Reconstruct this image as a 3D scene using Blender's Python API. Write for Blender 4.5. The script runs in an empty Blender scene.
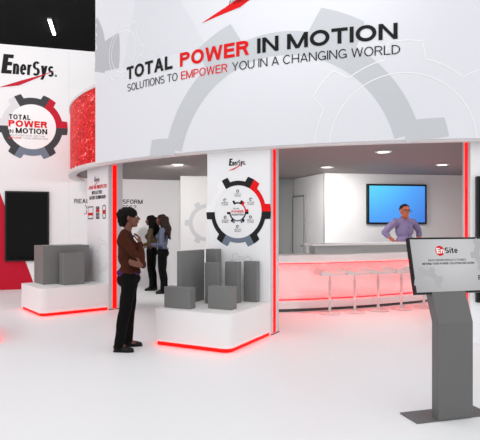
import bpy, bmesh, math, random
from mathutils import Vector, Matrix, noise
random.seed(4)
S = bpy.context.scene
COL = S.collection
R = math.radians

# ------------------------------------------------------------------ materials
def lin(c):
    return tuple(((v/255)/12.92 if v/255 <= .04045 else ((v/255+.055)/1.055)**2.4) for v in c)

def mat(name, rgb, rough=.5, spec=.5, metal=0, emit=None, strength=0, var=0, vscale=8, bump=0, bscale=200):
    m = bpy.data.materials.new(name); m.use_nodes = True
    nt = m.node_tree; b = nt.nodes['Principled BSDF']
    col = lin(rgb)
    b.inputs['Base Color'].default_value = (*col, 1)
    b.inputs['Roughness'].default_value = rough
    b.inputs['Specular IOR Level'].default_value = spec
    b.inputs['Metallic'].default_value = metal
    if emit:
        b.inputs['Emission Color'].default_value = (*lin(emit), 1)
        b.inputs['Emission Strength'].default_value = strength
    if var or bump:
        tc = nt.nodes.new('ShaderNodeTexCoord')
    if var:
        n = nt.nodes.new('ShaderNodeTexNoise'); n.inputs['Scale'].default_value = vscale
        n.inputs['Detail'].default_value = 4
        r = nt.nodes.new('ShaderNodeValToRGB')
        r.color_ramp.elements[0].color = (*[max(0, v*(1-var)) for v in col], 1)
        r.color_ramp.elements[1].color = (*[min(1, v*(1+var)) for v in col], 1)
        nt.links.new(tc.outputs['Object'], n.inputs['Vector'])
        nt.links.new(n.outputs['Fac'], r.inputs['Fac'])
        nt.links.new(r.outputs['Color'], b.inputs['Base Color'])
    if bump:
        n2 = nt.nodes.new('ShaderNodeTexNoise'); n2.inputs['Scale'].default_value = bscale
        bp = nt.nodes.new('ShaderNodeBump'); bp.inputs['Strength'].default_value = bump
        bp.inputs['Distance'].default_value = .01
        nt.links.new(tc.outputs['Object'], n2.inputs['Vector'])
        nt.links.new(n2.outputs['Fac'], bp.inputs['Height'])
        nt.links.new(bp.outputs['Normal'], b.inputs['Normal'])
    return m

M = {}
M['floor'] = mat('white floor', (236, 237, 239), .45, .25, var=.012, vscale=1.2)
M['wall'] = mat('white wall', (244, 243, 244), .6, .2, var=.008, vscale=2)
M['inner_wall'] = mat('pale interior wall', (232, 232, 232), .6, .2, var=.008, vscale=2)
M['dim_wall'] = mat('unlit recess and trim grey', (150, 152, 152), .6, .2, var=.01, vscale=2)  # darker grey stands in for the unlit recess; trims share it
M['hall'] = mat('charcoal hall ceiling', (58, 58, 58), .9, .05, var=.02)
M['fascia'] = mat('satin canopy fascia', (230, 231, 236), .45, .3, var=.006, vscale=.8)
M['rim'] = mat('canopy rim', (226, 223, 222), .4, .4, var=.006)
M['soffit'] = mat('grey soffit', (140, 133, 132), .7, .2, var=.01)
M['post'] = mat('pale grey post', (214, 211, 214), .45, .3, var=.008)
M['panel'] = mat('white graphic panel', (246, 246, 248), .4, .3, var=.004)
M['plinth'] = mat('white lacquered plinth', (243, 240, 240), .4, .35, var=.006)
M['block'] = mat('grey block', (122, 122, 121), .45, .35, var=.035, vscale=3)
M['red_led'] = mat('red light strip', (255, 0, 0), .5, .2, emit=(255, 6, 0), strength=1.15)
M['red_glow'] = mat('red under light', (255, 0, 0), .5, .2, emit=(255, 4, 2), strength=5.0)
M['bar_glow'] = mat('bar red light', (255, 0, 0), .5, .2, emit=(255, 6, 10), strength=12.0)
M['bar_panel'] = mat('white bar front', (248, 240, 240), .35, .3, var=.004)
M['bar_top'] = mat('white bar top', (244, 243, 243), .35, .4, var=.006)
M['kick'] = mat('dark toe kick', (96, 90, 90), .6, .2, var=.02)
M['ledge'] = mat('grey ledge front', (176, 176, 176), .4, .4, var=.02)
M['stool'] = mat('white stool', (216, 208, 208), .35, .45, var=.006)
M['black'] = mat('black print', (14, 14, 16), .5, .2, var=.02)
M['red_print'] = mat('red print', (226, 12, 18), .5, .2, var=.01)
M['crimson'] = mat('crimson print', (200, 16, 48), .5, .2, var=.01)
M['dark_print'] = mat('charcoal print', (66, 66, 70), .5, .2, var=.01)
M['blue_print'] = mat('slate print', (118, 130, 146), .5, .2, var=.01)
M['pale_print'] = mat('pale grey print', (226, 226, 229), .5, .2, var=.005)
M['white_print'] = mat('white print', (252, 252, 252), .5, .2, var=.003)
M['gear_grey'] = mat('translucent grey print', (202, 205, 209), .45, .3, var=.005)
M['gear_dark'] = mat('deeper grey print', (190, 191, 197), .45, .3, var=.005)
M['ray_grey'] = mat('pale ray print', (224, 226, 231), .45, .3, var=.005)
M['grey_text'] = mat('grey print', (92, 92, 98), .5, .2, var=.01)
M['bezel'] = mat('black bezel', (8, 8, 9), .35, .35, var=.02)
M['off_screen'] = mat('glossy dark screen', (5, 5, 6),   .08, .12, var=.02)
M['kiosk'] = mat('grey kiosk steel', (106, 106, 106), .45, .3, metal=.15, var=.015, vscale=4)
M['lamp_lens'] = mat('downlight lens', (255, 255, 255), .4, .2, emit=(255, 250, 244), strength=3.0)
M['lamp_trim'] = mat('downlight trim', (236, 232, 230), .4, .4, var=.01)
M['tube'] = mat('hall tube light', (255, 255, 255), .4, .2, emit=(255, 255, 255), strength=4)
M['steel'] = mat('brushed steel', (150, 150, 152), .35, .5, metal=.8, var=.02)
M['door'] = mat('grey white door', (222, 222, 222), .5, .3, var=.01)
# people
M['skin_brown'] = mat('brown skin', (112, 68, 54), .5, .35, var=.05, vscale=20)
M['skin_dark'] = mat('dark brown skin', (92, 48, 40), .5, .35, var=.05, vscale=20)
M['skin_ruddy'] = mat('ruddy skin', (196, 108, 80), .5, .35, var=.05, vscale=20)
M['hair_black'] = mat('black hair', (14, 10, 9), .7, .12, var=.3, vscale=30, bump=.6, bscale=60)
M['hair_brown'] = mat('dark brown hair', (40, 28, 23), .7, .15, var=.3, vscale=30, bump=.6, bscale=60)
M['hair_grey'] = mat('short dark hair', (38, 32, 30), .7, .15, var=.3, vscale=30, bump=.6, bscale=80)
M['knit_rust'] = mat('rust brown knit', (66, 33, 22), .9, .1, var=.08, vscale=25, bump=.3, bscale=150)
M['purple_cloth'] = mat('purple cotton', (72, 38, 96), .8, .1, var=.08, vscale=25)
M['black_cloth'] = mat('black trousers', (13, 13, 14), .85, .1, var=.1, vscale=20)
M['shoe'] = mat('black shoe leather', (15, 14, 14), .45, .3, var=.1)
M['slate_knit'] = mat('slate blue knit', (90, 96, 114), .9, .1, var=.06, vscale=25, bump=.3, bscale=150)
M['olive_cloth'] = mat('olive beige cloth', (82, 68, 50), .9, .1, var=.06, vscale=25)
M['lilac_cloth'] = mat('lilac shirt', (136, 122, 160), .8, .1, var=.06, vscale=18)
M['lip'] = mat('lips', (120, 44, 44), .5, .3, var=.05)
M['eye_white'] = mat('eye white', (215, 210, 205), .3, .4, var=.02)
M['teeth'] = mat('teeth', (225, 215, 205), .4, .4, var=.02)

def screen_mat(name, stops, axis='X', strength=1.0, span=1.0, off=.5):
    """an image a lit screen shows: a colour ramp along the screen"""
    m = bpy.data.materials.new(name); m.use_nodes = True
    nt = m.node_tree; b = nt.nodes['Principled BSDF']
    tc = nt.nodes.new('ShaderNodeTexCoord'); mp = nt.nodes.new('ShaderNodeMapping')
    gr = nt.nodes.new('ShaderNodeTexGradient'); gr.gradient_type = 'SPHERICAL'
    rp = nt.nodes.new('ShaderNodeValToRGB')
    cr = rp.color_ramp
    while len(cr.elements) < len(stops): cr.elements.new(.5)
    for e, (p, c) in zip(cr.elements, stops):
        e.position = p; e.color = (*lin(c), 1)
    mp.inputs['Location'].default_value = off
    mp.inputs['Scale'].default_value = span
    nt.links.new(tc.outputs['Object'], mp.inputs['Vector'])
    nt.links.new(mp.outputs['Vector'], gr.inputs['Vector'])
    nt.links.new(gr.outputs['Fac'], rp.inputs['Fac'])
    b.inputs['Base Color'].default_value = (0, 0, 0, 1)
    b.inputs['Roughness'].default_value = .3
    b.inputs['Specular IOR Level'].default_value = .15
    nt.links.new(rp.outputs['Color'], b.inputs['Emission Color'])
    b.inputs['Emission Strength'].default_value = strength
    return m

def mesh_screen_mat():
    m = bpy.data.materials.new('red mesh screen'); m.use_nodes = True
    nt = m.node_tree; b = nt.nodes['Principled BSDF']
    tc = nt.nodes.new('ShaderNodeTexCoord')
    mp = nt.nodes.new('ShaderNodeMapping'); mp.inputs['Scale'].default_value = (1.6, 1.6, 3.2)
    n = nt.nodes.new('ShaderNodeTexNoise'); n.inputs['Scale'].default_value = 5; n.inputs['Detail'].default_value = 10
    n.inputs['Roughness'].default_value = .72; n.inputs['Distortion'].default_value = 1.2
    r = nt.nodes.new('ShaderNodeValToRGB'); e = r.color_ramp.elements
    e[0].position = .36; e[0].color = (*lin((120, 4, 6)), 1)
    e[1].position = .50; e[1].color = (*lin((214, 12, 14)), 1)
    k = e.new(.585); k.color = (*lin((222, 30, 32)), 1)
    k = e.new(.64); k.color = (*lin((246, 196, 192)), 1)
    nt.links.new(tc.outputs['Object'], mp.inputs['Vector']); nt.links.new(mp.outputs['Vector'], n.inputs['Vector'])
    nt.links.new(n.outputs['Fac'], r.inputs['Fac'])
    nt.links.new(r.outputs['Color'], b.inputs['Base Color'])
    b.inputs['Roughness'].default_value = .5; b.inputs['Specular IOR Level'].default_value = .2
    nt.links.new(r.outputs['Color'], b.inputs['Emission Color']); b.inputs['Emission Strength'].default_value = .22  # weak glow added to lift the red
    return m
M['mesh_screen'] = mesh_screen_mat()

# ------------------------------------------------------------------ object helpers
def link(o):
    COL.objects.link(o); return o

def tag(o, label=None, cat=None, group=None, kind=None):
    if label: o['label'] = label
    if cat: o['category'] = cat
    if group: o['group'] = group
    if kind: o['kind'] = kind
    return o

def thing(name, label, cat, loc=(0, 0, 0), rz=0, group=None):
    o = link(bpy.data.objects.new(name, None))
    o.empty_display_size = .1
    o.location = loc; o.rotation_euler = (0, 0, R(rz))
    return tag(o, label, cat, group)

def obj(name, bm, m, parent=None, smooth=False, bevel=0, bseg=2, label=None, autosmooth=None):
    bmesh.ops.recalc_face_normals(bm, faces=bm.faces)
    if bevel:
        bmesh.ops.bevel(bm, geom=list(bm.edges), offset=bevel, segments=bseg, profile=.5, affect='EDGES', clamp_overlap=True)
    me = bpy.data.meshes.new(name); bm.to_mesh(me); bm.free()
    if smooth:
        for p in me.polygons: p.use_smooth = True
    if autosmooth:
        for p in me.polygons: p.use_smooth = True
        me.set_sharp_from_angle(angle=R(autosmooth))
    me.materials.append(m)
    o = link(bpy.data.objects.new(name, me))
    if parent: o.parent = parent
    if label: o['label'] = label
    return o

def B(): return bmesh.new()

def box(bm, x0, x1, y0, y1, z0, z1):
    v = [bm.verts.new((x, y, z)) for x in (x0, x1) for y in (y0, y1) for z in (z0, z1)]
    for f in ((0, 1, 3, 2), (4, 6, 7, 5), (0, 4, 5, 1), (2, 3, 7, 6), (0, 2, 6, 4), (1, 5, 7, 3)):
        bm.faces.new([v[i] for i in f])
    return v

def bxo(name, m, parent, *d, bevel=.004, label=None):
    bm = B(); box(bm, *d)
    return obj(name, bm, m, parent, bevel=bevel, label=label)

def prism(bm, pts, z0, z1):
    a = [bm.verts.new((x, y, z0)) for x, y in pts]; b = [bm.verts.new((x, y, z1)) for x, y in pts]
    n = len(pts)
    bm.faces.new(a[::-1]); bm.faces.new(b)
    for i in range(n):
        bm.faces.new((a[i], a[(i+1) % n], b[(i+1) % n], b[i]))

def rounded(pts, radii, seg=6):
    out = []
    n = len(pts)
    for i, p in enumerate(pts):
        r = radii[i]
        if r == 0: out.append(p); continue
        p = Vector(p); a = Vector(pts[i-1])-p; b = Vector(pts[(i+1) % n])-p
        a.normalize(); b.normalize()
        c = p+(a+b)*r
        for k in range(seg+1):
            t = k/seg*math.pi/2
            q = c-b*r*math.cos(t)-a*r*math.sin(t)
            out.append((q.x, q.y))
    return out

def lathe(bm, prof, cx=0, cy=0, seg=32):
    rings = []
    for r, z in prof:
        rings.append([bm.verts.new((cx+max(r, 1e-4)*math.cos(2*math.pi*k/seg), cy+max(r, 1e-4)*math.sin(2*math.pi*k/seg), z)) for k in range(seg)])
    for a, b in zip(rings, rings[1:]):
        for k in range(seg):
            bm.faces.new((a[k], a[(k+1) % seg], b[(k+1) % seg], b[k]))
    bm.faces.new(rings[0][::-1]); bm.faces.new(rings[-1])

def sweep(bm, path, sect):
    """path: list of (phi, function(off)->(x,y)); sect: closed section [(off, z)]"""
    rings = []
    for f in path:
        rings.append([bm.verts.new((*f(o), z)) for o, z in sect])
    n = len(sect)
    for a, b in zip(rings, rings[1:]):
        for k in range(n):
            bm.faces.new((a[k], a[(k+1) % n], b[(k+1) % n], b[k]))
    bm.faces.new(rings[0]); bm.faces.new(rings[-1][::-1])

# ---- printed lettering: a plain grotesque drawn from bars, slants and bowls, mapped onto a plane or the curved fascia
# glyph: (width, [primitives]); cap height 1. t = stem weight, b = bar weight (fractions of the cap height)
def glyphs(t, b, wd):
    def W(k): return k*wd
    def bar(x0, x1, y0, y1): return [[(x0, y0), (x1, y0), (x1, y1), (x0, y1)]]
    def slant(xa, ya, xb, yb, k=1.): return [[(xa, ya), (xa+t*k, ya), (xb+t*k, yb), (xb, yb)]]
    def bowl(x0, x1, y0, y1, a0, a1, tt=None, bb=None):
        cx, cy, rx, ry = (x0+x1)/2, (y0+y1)/2, (x1-x0)/2, (y1-y0)/2
        n = max(2, int(abs(a1-a0)/12)); out = []
        def p(a, o):
            return (cx+(rx-o*(tt or t))*math.cos(a), cy+(ry-o*(bb or b))*math.sin(a))
        for i in range(n):
            u, v = R(a0+(a1-a0)*i/n), R(a0+(a1-a0)*(i+1)/n)
            out.append([p(u, 0), p(v, 0), p(v, 1), p(u, 1)])
        return out
    def dee(x0, x1, y0, y1):                         # right-hand half bowl with straight arms
        m = max(x0, x1-(y1-y0)*.5*max(.8, wd))
        return bar(x0, m, y0, y0+b)+bar(x0, m, y1-b, y1)+bowl(2*m-x1, x1, y0, y1, -90, 90)
    g = {}
    w = W(.72); stem = bar(0, t, 0, 1)
    g['H'] = (w, stem+bar(w-t, w, 0, 1)+bar(t, w-t, .5-b/2, .5+b/2))
    g['I'] = (t, stem)
    w = W(.58); g['L'] = (w, stem+bar(t, w, 0, b))
    w = W(.62); g['E'] = (w, stem+bar(t, w, 0, b)+bar(t, w*.94, .52-b/2, .52+b/2)+bar(t, w, 1-b, 1))
    w = W(.58); g['F'] = (w, stem+bar(t, w*.94, .5-b/2, .5+b/2)+bar(t, w, 1-b, 1))
    w = W(.66); g['T'] = (w, bar(w/2-t/2, w/2+t/2, 0, 1-b)+bar(0, w, 1-b, 1))
    w = W(.82); g['O'] = (w, bowl(0, w, -.015, 1.015, 0, 360))
    g['Q'] = (w, bowl(0, w, -.015, 1.015, 0, 360)+slant(w*.78, -.05, w*.5, .25))
    w = W(.76); g['C'] = (w, bowl(0, W(.80), -.015, 1.015, 42, 318))
    g['G'] = (w, bowl(0, W(.80), -.015, 1.015, 42, 318)+bar(w-t, w, .02, .46)+bar(w*.55, w-t, .46-b, .46))
    w = W(.74); g['D'] = (w, stem+dee(t, w, 0, 1))
    w = W(.67); g['P'] = (w, stem+dee(t, w, .42, 1))
    w = W(.71); g['R'] = (w, stem+dee(t, w*.96, .44, 1)+slant(w-t, 0, w*.5-t*.3, .44+b))
    w = W(.70); g['B'] = (w, stem+dee(t, w*.94, .5-b/2, 1)+dee(t, w, 0, .5+b/2))
    w = W(.74); g['A'] = (w, slant(0, 0, w/2-t/2, 1)+slant(w-t, 0, w/2-t/2, 1)+bar(w*.25, w*.75, .24, .24+b))
    g['V'] = (w, slant(w/2-t/2, 0, 0, 1)+slant(w/2-t/2, 0, w-t, 1))
    w = W(1.04); s = t*.92
    g['W'] = (w, slant(w*.25-s/2, 0, 0, 1, .92)+slant(w*.25-s/2, 0, w/2-s/2, 1, .92)+slant(w*.75-s/2, 0, w/2-s/2, 1, .92)+slant(w*.75-s/2, 0, w-s, 1, .92))
    w = W(.74); g['N'] = (w, stem+bar(w-t, w, 0, 1)+slant(w-t, 0, 0, 1))
    w = W(.90); g['M'] = (w, stem+bar(w-t, w, 0, 1)+slant(w/2-t/2, 0, 0, 1)+slant(w/2-t/2, 0, w-t, 1))
    w = W(.72); g['U'] = (w, bar(0, t, .35, 1)+bar(w-t, w, .35, 1)+bowl(0, w, -.015, .715, 180, 360))
    w = W(.68); g['S'] = (w, bowl(0, w*.98, .5-b/2, 1.015, 35, 270)+bowl(0, w, -.015, .5+b/2, -145, 90))
    w = W(.70); g['Y'] = (w, bar(w/2-t/2, w/2+t/2, 0, .42)+slant(w/2-t/2, .40, 0, 1)+slant(w/2-t/2, .40, w-t, 1))
    g['X'] = (w, slant(0, 0, w-t, 1)+slant(w-t, 0, 0, 1))
    g['K'] = (w, stem+slant(t*.9, .36, w-t*1.2, 1)+slant(w-t*1.1, 0, t*1.3, .56))
    w = W(.52); g['J'] = (w, bar(w-t, w, .3, 1)+bowl(0, w, -.015, .62, 180, 360))
    w = W(.60); g['?'] = (w, bowl(0, w, .42, 1.015, -60, 165)+bar(w/2-t/2, w/2+t/2, .28, .5)+bar(w/2-t/2, w/2+t/2, 0, .17))
    # lower case
    x = .74; w = W(.56)
    g['n'] = (w, bar(0, t, 0, x)+bar(w-t, w, 0, x*.6)+bowl(0, w, x*.2, x+.015, 0, 130))
    w = W(.58); g['e'] = (w, bowl(0, w, -.015, x+.015, 0, 318)+bar(t*.6, w-t*.1, x*.5-b*.35, x*.5+b*.35))
    w = W(.40); g['r'] = (w, bar(0, t, 0, x)+bowl(0, w*1.5, x*.2, x+.015, 70, 150))
    w = W(.54); g['s'] = (w, bowl(0, w*.97, x*.5-b/2, x+.015, 30, 270, t*.9, b*.9)+bowl(0, w, -.015, x*.5+b/2, -150, 90, t*.9, b*.9))
    w = W(.60); g['y'] = (w, slant(w/2-t/2, 0, 0, x)+slant(w/2-t/2, 0, w-t, x)+slant(w*.24-t/2, -.26, w/2-t/2, .04))
    g['i'] = (t, bar(0, t, 0, x)+bar(0, t, x+.1, x+.1+b))
    w = W(.38); g['t'] = (w, bar(w*.25, w*.25+t, .0, .95)+bar(0, w, x-b, x)+bar(w*.25+t, w, 0, b))
    g['o'] = (W(.6), bowl(0, W(.6), -.015, x+.015, 0, 360))
    g['w'] = (W(.8), slant(W(.2)-t/2, 0, 0, x)+slant(W(.2)-t/2, 0, W(.4)-t/2, x)+slant(W(.6)-t/2, 0, W(.4)-t/2, x)+slant(W(.6)-t/2, 0, W(.8)-t, x))
    g['u'] = (W(.56), bar(0, t, x*.4, x)+bar(W(.56)-t, W(.56), 0, x)+bowl(0, W(.56), -.015, x*.8, 180, 360))
    g['l'] = (t, stem)
    g['/'] = (W(.4), slant(0, 0, W(.4)-t, 1))
    g[' '] = (W(.22), [])
    return g

def put_text(bm, s, x0, x1, z0, h, mapf, bold=.0, slant=0., t=None, b=None, gap=.12):
    """text s from x0 to x1, baseline z0, capitals h high; bold raises the stem weight"""
    t = t or .105+bold*2.6; b = b or t*.86
    # letter width factor that makes the line fill x0..x1
    lo, hi = .25, 4.0
    for _ in range(40):
        k = (lo+hi)/2; g = glyphs(t, b, k)
        tot = sum(g[c][0] for c in s)+gap*(len(s)-1)
        if tot*h > (x1-x0): hi = k
        else: lo = k
    g = glyphs(t, b, k); x = x0
    for c in s:
        w, polys = g[c]
        for p in polys:
            vs = [bm.verts.new(mapf(x+px*h+py*h*slant, z0+py*h)) for px, py in p]
            bm.faces.new(vs)
        x += (w+gap)*h

def flat(off=.004):
    return lambda x, z: (x, -off, z)

def grid_poly(bm, fn, nu, nv, mapf, keep=None):
    g = {}
    def V(i, j):
        if (i, j) not in g:
            g[i, j] = bm.verts.new(mapf(*fn(i/nu, j/nv)))
        return g[i, j]
    for i in range(nu):
        for j in range(nv):
            if keep and not keep(*fn((i+.5)/nu, (j+.5)/nv)): continue
            bm.faces.new((V(i, j), V(i+1, j), V(i+1, j+1), V(i, j+1)))

def sector(bm, cx, cz, r0, r1, a0, a1, mapf, nr=1, step=3., keep=None, sx=1.):
    n = max(1, int(abs(a1-a0)/step))
    grid_poly(bm, lambda u, v: (cx+sx*(r0+(r1-r0)*v)*math.cos(R(a0+(a1-a0)*u)), cz+(r0+(r1-r0)*v)*math.sin(R(a0+(a1-a0)*u))), n, nr, mapf, keep)

def tooth(bm, cx, cz, r0, r1, am, w0, w1, mapf, a_lo=None, a_hi=None, nr=1, keep=None):
    """gear tooth centred on angle am, w0 wide (degrees, half) at its root and w1 at its tip; may be clipped to one side of am"""
    def fn(u, v):
        w = w0+(w1-w0)*v
        lo = am-w if a_lo is None else a_lo; hi = am+w if a_hi is None else a_hi
        a = R(lo+(hi-lo)*u); r = r0+(r1-r0)*v
        return cx+r*math.cos(a), cz+r*math.sin(a)
    grid_poly(bm, fn, 5, nr, mapf, keep)

def brand_gear(prefix, parent, cx, cz, ri, ro, rt, mapf, mats, whole=True):
    """ring of six teeth, split into coloured sectors: each colour one printed part"""
    groups = {}
    order = [('red', 0, 60), ('dark', 60, 120), ('pale', 120, 180), ('dark', 180, 240), ('blue', 240, 300), ('dark', 300, 360)]
    for c, a0, a1 in order:
        bm = groups.setdefault(c, B())
        sector(bm, cx, cz, ri, ro, a0, a1, mapf)
        tooth(bm, cx, cz, ro, rt, a0, 14, 11.5, mapf, a_lo=a0)
        tooth(bm, cx, cz, ro, rt, a1, 14, 11.5, mapf, a_hi=a1)
    for c, bm in groups.items():
        obj(prefix+{'red': '_red_segment', 'dark': '_dark_segments', 'pale': '_pale_segment', 'blue': '_slate_segment'}[c], bm, mats[c], parent)

def logo(bm_black, bm_red, x, z, w, mapf, mapr):
    """the sponsor's wordmark: tall E, smaller letters, red swoosh; w is the full width"""
    k = w/1.24
    put_text(bm_black, 'E', x, x+.225*k, z, .455*k, mapf, slant=.12, t=.26, b=.19)
    put_text(bm_black, 'nerSys', x+.25*k, x+1.16*k, z+.0*k, .335*k, mapf, slant=.06, t=.19, b=.15, gap=.05)
    sector(bm_black, x+1.21*k, z+.03*k, .012*k, .03*k, 0, 360, mapf, step=30)
    pts = [(-.06, -.34), (.39, -.26), (1.22, .16), (.88, .02), (.47, -.13)]
    bm_red.faces.new([bm_red.verts.new(mapr(x+a*k, z+b*k)) for a, b in pts])

# ------------------------------------------------------------------ setting
def slab_wall(name, x, y, rz, length, h, m, th=.12, z0=0):
    bm = B(); box(bm, 0, length, 0, th, z0, h)
    o = obj(name, bm, m); o.location = (x, y, 0); o.rotation_euler = (0, 0, R(rz))
    o['kind'] = 'structure'
    return o

bm = B(); box(bm, -24, 24, -8, 24, -.1, 0)
tag(obj('floor', bm, M['floor']), kind='structure')
bm = B(); box(bm, -24, 24, 13.75, 24, 7.4, 7.55)
tag(obj('ceiling', bm, M['hall']), kind='structure')
bm = B(); box(bm, -24, 24, 23.9, 24.05, 0, 7.4)
tag(obj('wall_back', bm, M['hall']), kind='structure')

CEIL = 2.62
W1 = slab_wall('wall_left', -8.7, 11.3675, 15.6, 7.73, 5.68, M['wall'])
W1X = 3.281                                    # local x of the photograph's left-hand reference point on this wall
def w1(off=.004): return lambda x, z: (x+W1X, -off, z)
# interior block wall right of the couple, the recess with its shade in the wall colour and the bar's walls
slab_wall('wall_middle', -1.363, 12.14, 4.5, 1.95, CEIL, M['inner_wall'])
slab_wall('wall_return', -1.243, 12.16, 98, 1.2, CEIL, M['inner_wall'], th=.1)
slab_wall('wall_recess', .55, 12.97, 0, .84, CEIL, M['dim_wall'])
bw = slab_wall('wall_side', 1.315, 12.93, -70.55, 1.54, CEIL, M['inner_wall'], th=.1)
tvw = slab_wall('wall_bar', 1.827, 11.48, 9.2, 4.0, CEIL, M['inner_wall'])
slab_wall('wall_right', 5.72, 12.05, -88, 2.2, CEIL, M['inner_wall'])
d = tag(bxo('door_1', M['door'], None, .04, .62, -.045, -.002, 0, 2.16, bevel=.006), kind='structure')
d.location = bw.location; d.rotation_euler = bw.rotation_euler
bxo('door_frame', M['dim_wall'], d, .615, .66, -.05, -.002, 0, 2.2, bevel=.003)
bxo('door_frame', M['dim_wall'], d, .03, .615, -.05, -.002, 2.16, 2.2, bevel=.003)
bxo('door_handle', M['steel'], d, .52, .58, -.09, -.046, 1.0, 1.03, bevel=.006)

# panel joint on the tall wall
bxo('trim_1', M['pale_print'], W1, W1X+1.512, W1X+1.520, -.004, .01, 0, 5.66, bevel=0, label='thin vertical panel joint')

o = bxo('trim_2', M['dim_wall'], None, -.012, .012, -.006, .02, 0, CEIL-.01, bevel=0); o.location = (1.822, 11.478, 0); o['kind'] = 'structure'
# printed graphics on the tall wall
bk, rd = B(), B()
logo(bk, rd, .025, 5.005, 1.225, w1(.004), w1(.007))
obj('logo_lettering', bk, M['black'], W1, label='black wordmark'); obj('logo_swoosh', rd, M['crimson'], W1, label='red swoosh')
gx, gz = .70, 3.80
brand_gear('gear', W1, gx, gz, .525, .68, .79, w1(.004), {'red': M['crimson'], 'dark': M['dark_print'], 'pale': M['pale_print'], 'blue': M['blue_print']})
bm = B(); sector(bm, gx, gz, .02, .55, 0, 360, w1(.003)); obj('gear_disc', bm, M['white_print'], W1)
bm = B()
put_text(bm, 'TOTAL', .195, .66, 3.955, .115, w1(.006), bold=.05)
put_text(bm, 'IN', .19, .29, 3.635, .085, w1(.006), bold=.03)
put_text(bm, 'MOTION', .34, 1.03, 3.635, .125, w1(.006), bold=.055)
obj('slogan_black', bm, M['black'], W1)
bm = B(); put_text(bm, 'POWER', .185, 1.03, 3.785, .15, w1(.006), bold=.07); obj('slogan_red', bm, M['red_print'], W1)
bm = B(); put_text(bm, 'DISCOVER HOW WE CAN', .185, .98, 3.565, .04, w1(.006)); put_text(bm, 'YOUR OPERATION', .50, 1.04, 3.505, .04, w1(.006)); obj('subline_grey', bm, M['grey_text'], W1)
bm = B(); put_text(bm, 'EMPOWER', .185, .47, 3.505, .04, w1(.006), bold=.02); obj('subline_red', bm, M['red_print'], W1)
bm = B()
pts = [(-3.2, .001), (.716, .001), (.716, .18), (.003, 2.24), (-1.3, 5.67), (-3.2, 5.67)]
bm.faces.new([bm.verts.new(w1(.003)(*p)) for p in pts]); obj('red_graphic', bm, M['crimson'], W1, label='large crimson wall graphic with slanting edge')
# question printed further right on the same wall
bm = B()
put_text(bm, 'READY TO TRANSFORM', 1.64, 3.25, 2.02, .105, w1(.004), bold=.03)
put_text(bm, 'YOUR BUSINESS?', 1.88, 3.10, 1.885, .095, w1(.004), bold=.03)
obj('question_black', bm, M['black'], W1)
bm = B(); put_text(bm, 'JOIN US TODAY', 1.86, 3.06, 1.755, .10, w1(.004), bold=.03); obj('question_red', bm, M['crimson'], W1)
# faint gear on the middle wall
mw = bpy.data.objects['wall_middle']
bm = B(); sector(bm, .62, 1.55, .34, .43, 95, 265, flat(.004)); [tooth(bm, .62, 1.55, .43, .52, a, 9, 7, flat(.004)) for a in (120, 180, 240)]
obj('faint_gear', bm, M['gear_grey'], mw)

# ------------------------------------------------------------------ canopy
CX, CY = 3.65, 14.67
C2 = (1.579, 12.784)
def ring(phi):
    s, c = math.sin(R(phi)), math.cos(R(phi))
    if phi <= 47.7: return lambda off: (CX-(8.2+off)*s, CY-(8.2+off)*c)
    return lambda off: (C2[0]-(5.4+off)*s, C2[1]-(5.4+off)*c)
canopy = thing('canopy', 'huge curved white canopy with slogan lettering over the booth', 'canopy', (0, 0, 0))
def frange(a, b, n): return [a+(b-a)*i/n for i in range(n+1)]
ALL = frange(-38, 47.7, 86)+frange(49, 89, 40)
bm = B(); sweep(bm, [ring(p) for p in frange(-38, 47.75, 120)], [(.05, 2.55), (.08, 2.55), (.08, 5.5), (.05, 5.5)])
fas = obj('fascia_panel', bm, M['fascia'], canopy, autosmooth=30)
bm = B(); sweep(bm, [ring(p) for p in ALL], [(-.12, 2.533), (.04, 2.525), (.045, 2.54), (.045, 2.592), (-.12, 2.592)])
obj('rim', bm, M['rim'], canopy, autosmooth=40)
bm = B(); sweep(bm, [ring(p) for p in frange(40, 47.7, 8)+frange(49, 89, 40)], [(-.03, 2.592), (.0, 2.592), (.0, 3.90), (-.03, 3.90)])
obj('mesh_screen', bm, M['mesh_screen'], canopy, autosmooth=30, label='red mesh band with white speckles')
bm = B(); sweep(bm, [ring(p) for p in frange(40, 47.7, 8)+frange(49, 89, 40)], [(-.06, 3.90), (.02, 3.90), (.02, 3.95), (-.06, 3.95)])
obj('screen_cap', bm, M['rim'], canopy, autosmooth=30)
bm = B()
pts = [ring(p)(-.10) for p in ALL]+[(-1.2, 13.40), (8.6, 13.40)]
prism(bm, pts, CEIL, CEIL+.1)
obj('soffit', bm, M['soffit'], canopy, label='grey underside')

RF = 8.28; PH0 = 25
def fm(off):
    def f(s, h):
        p = R(PH0)-s/RF
        return (CX-(RF+off)*math.sin(p), CY-(RF+off)*math.cos(p), h)
    return f
onf = lambda s, h: s > -3.27 and 2.555 < h < 5.48
# headline
def letters(name, txt, x0, x1, z, h, m, bold, label=None):
    bm = B(); put_text(bm, txt, x0, x1, z, h, fm(.008), bold=bold); obj(name, bm, m, fas, label=label)
letters('headline_lettering', 'TOTAL', -2.33, -1.31, 3.80, .20, M['black'], .056, 'bold black word TOTAL')
letters('headline_lettering', 'POWER', -1.17, -.03, 3.80, .20, M['red_print'], .056, 'bold red word POWER')
letters('headline_lettering', 'IN MOTION', .09, 1.90, 3.80, .20, M['black'], .056, 'bold black words IN MOTION')
letters('subline_lettering', 'SOLUTIONS TO', -2.31, -1.215, 3.612, .115, M['black'], .006, 'thin black words SOLUTIONS TO')
letters('subline_lettering', 'EMPOWER', -1.15, -.36, 3.612, .115, M['red_print'], .014, 'thin red word EMPOWER')
letters('subline_lettering', 'YOU IN A CHANGING WORLD', -.285, 1.93, 3.612, .115, M['black'], .006, 'thin black words YOU IN A CHANGING WORLD')
bk, rd = B(), B()
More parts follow.
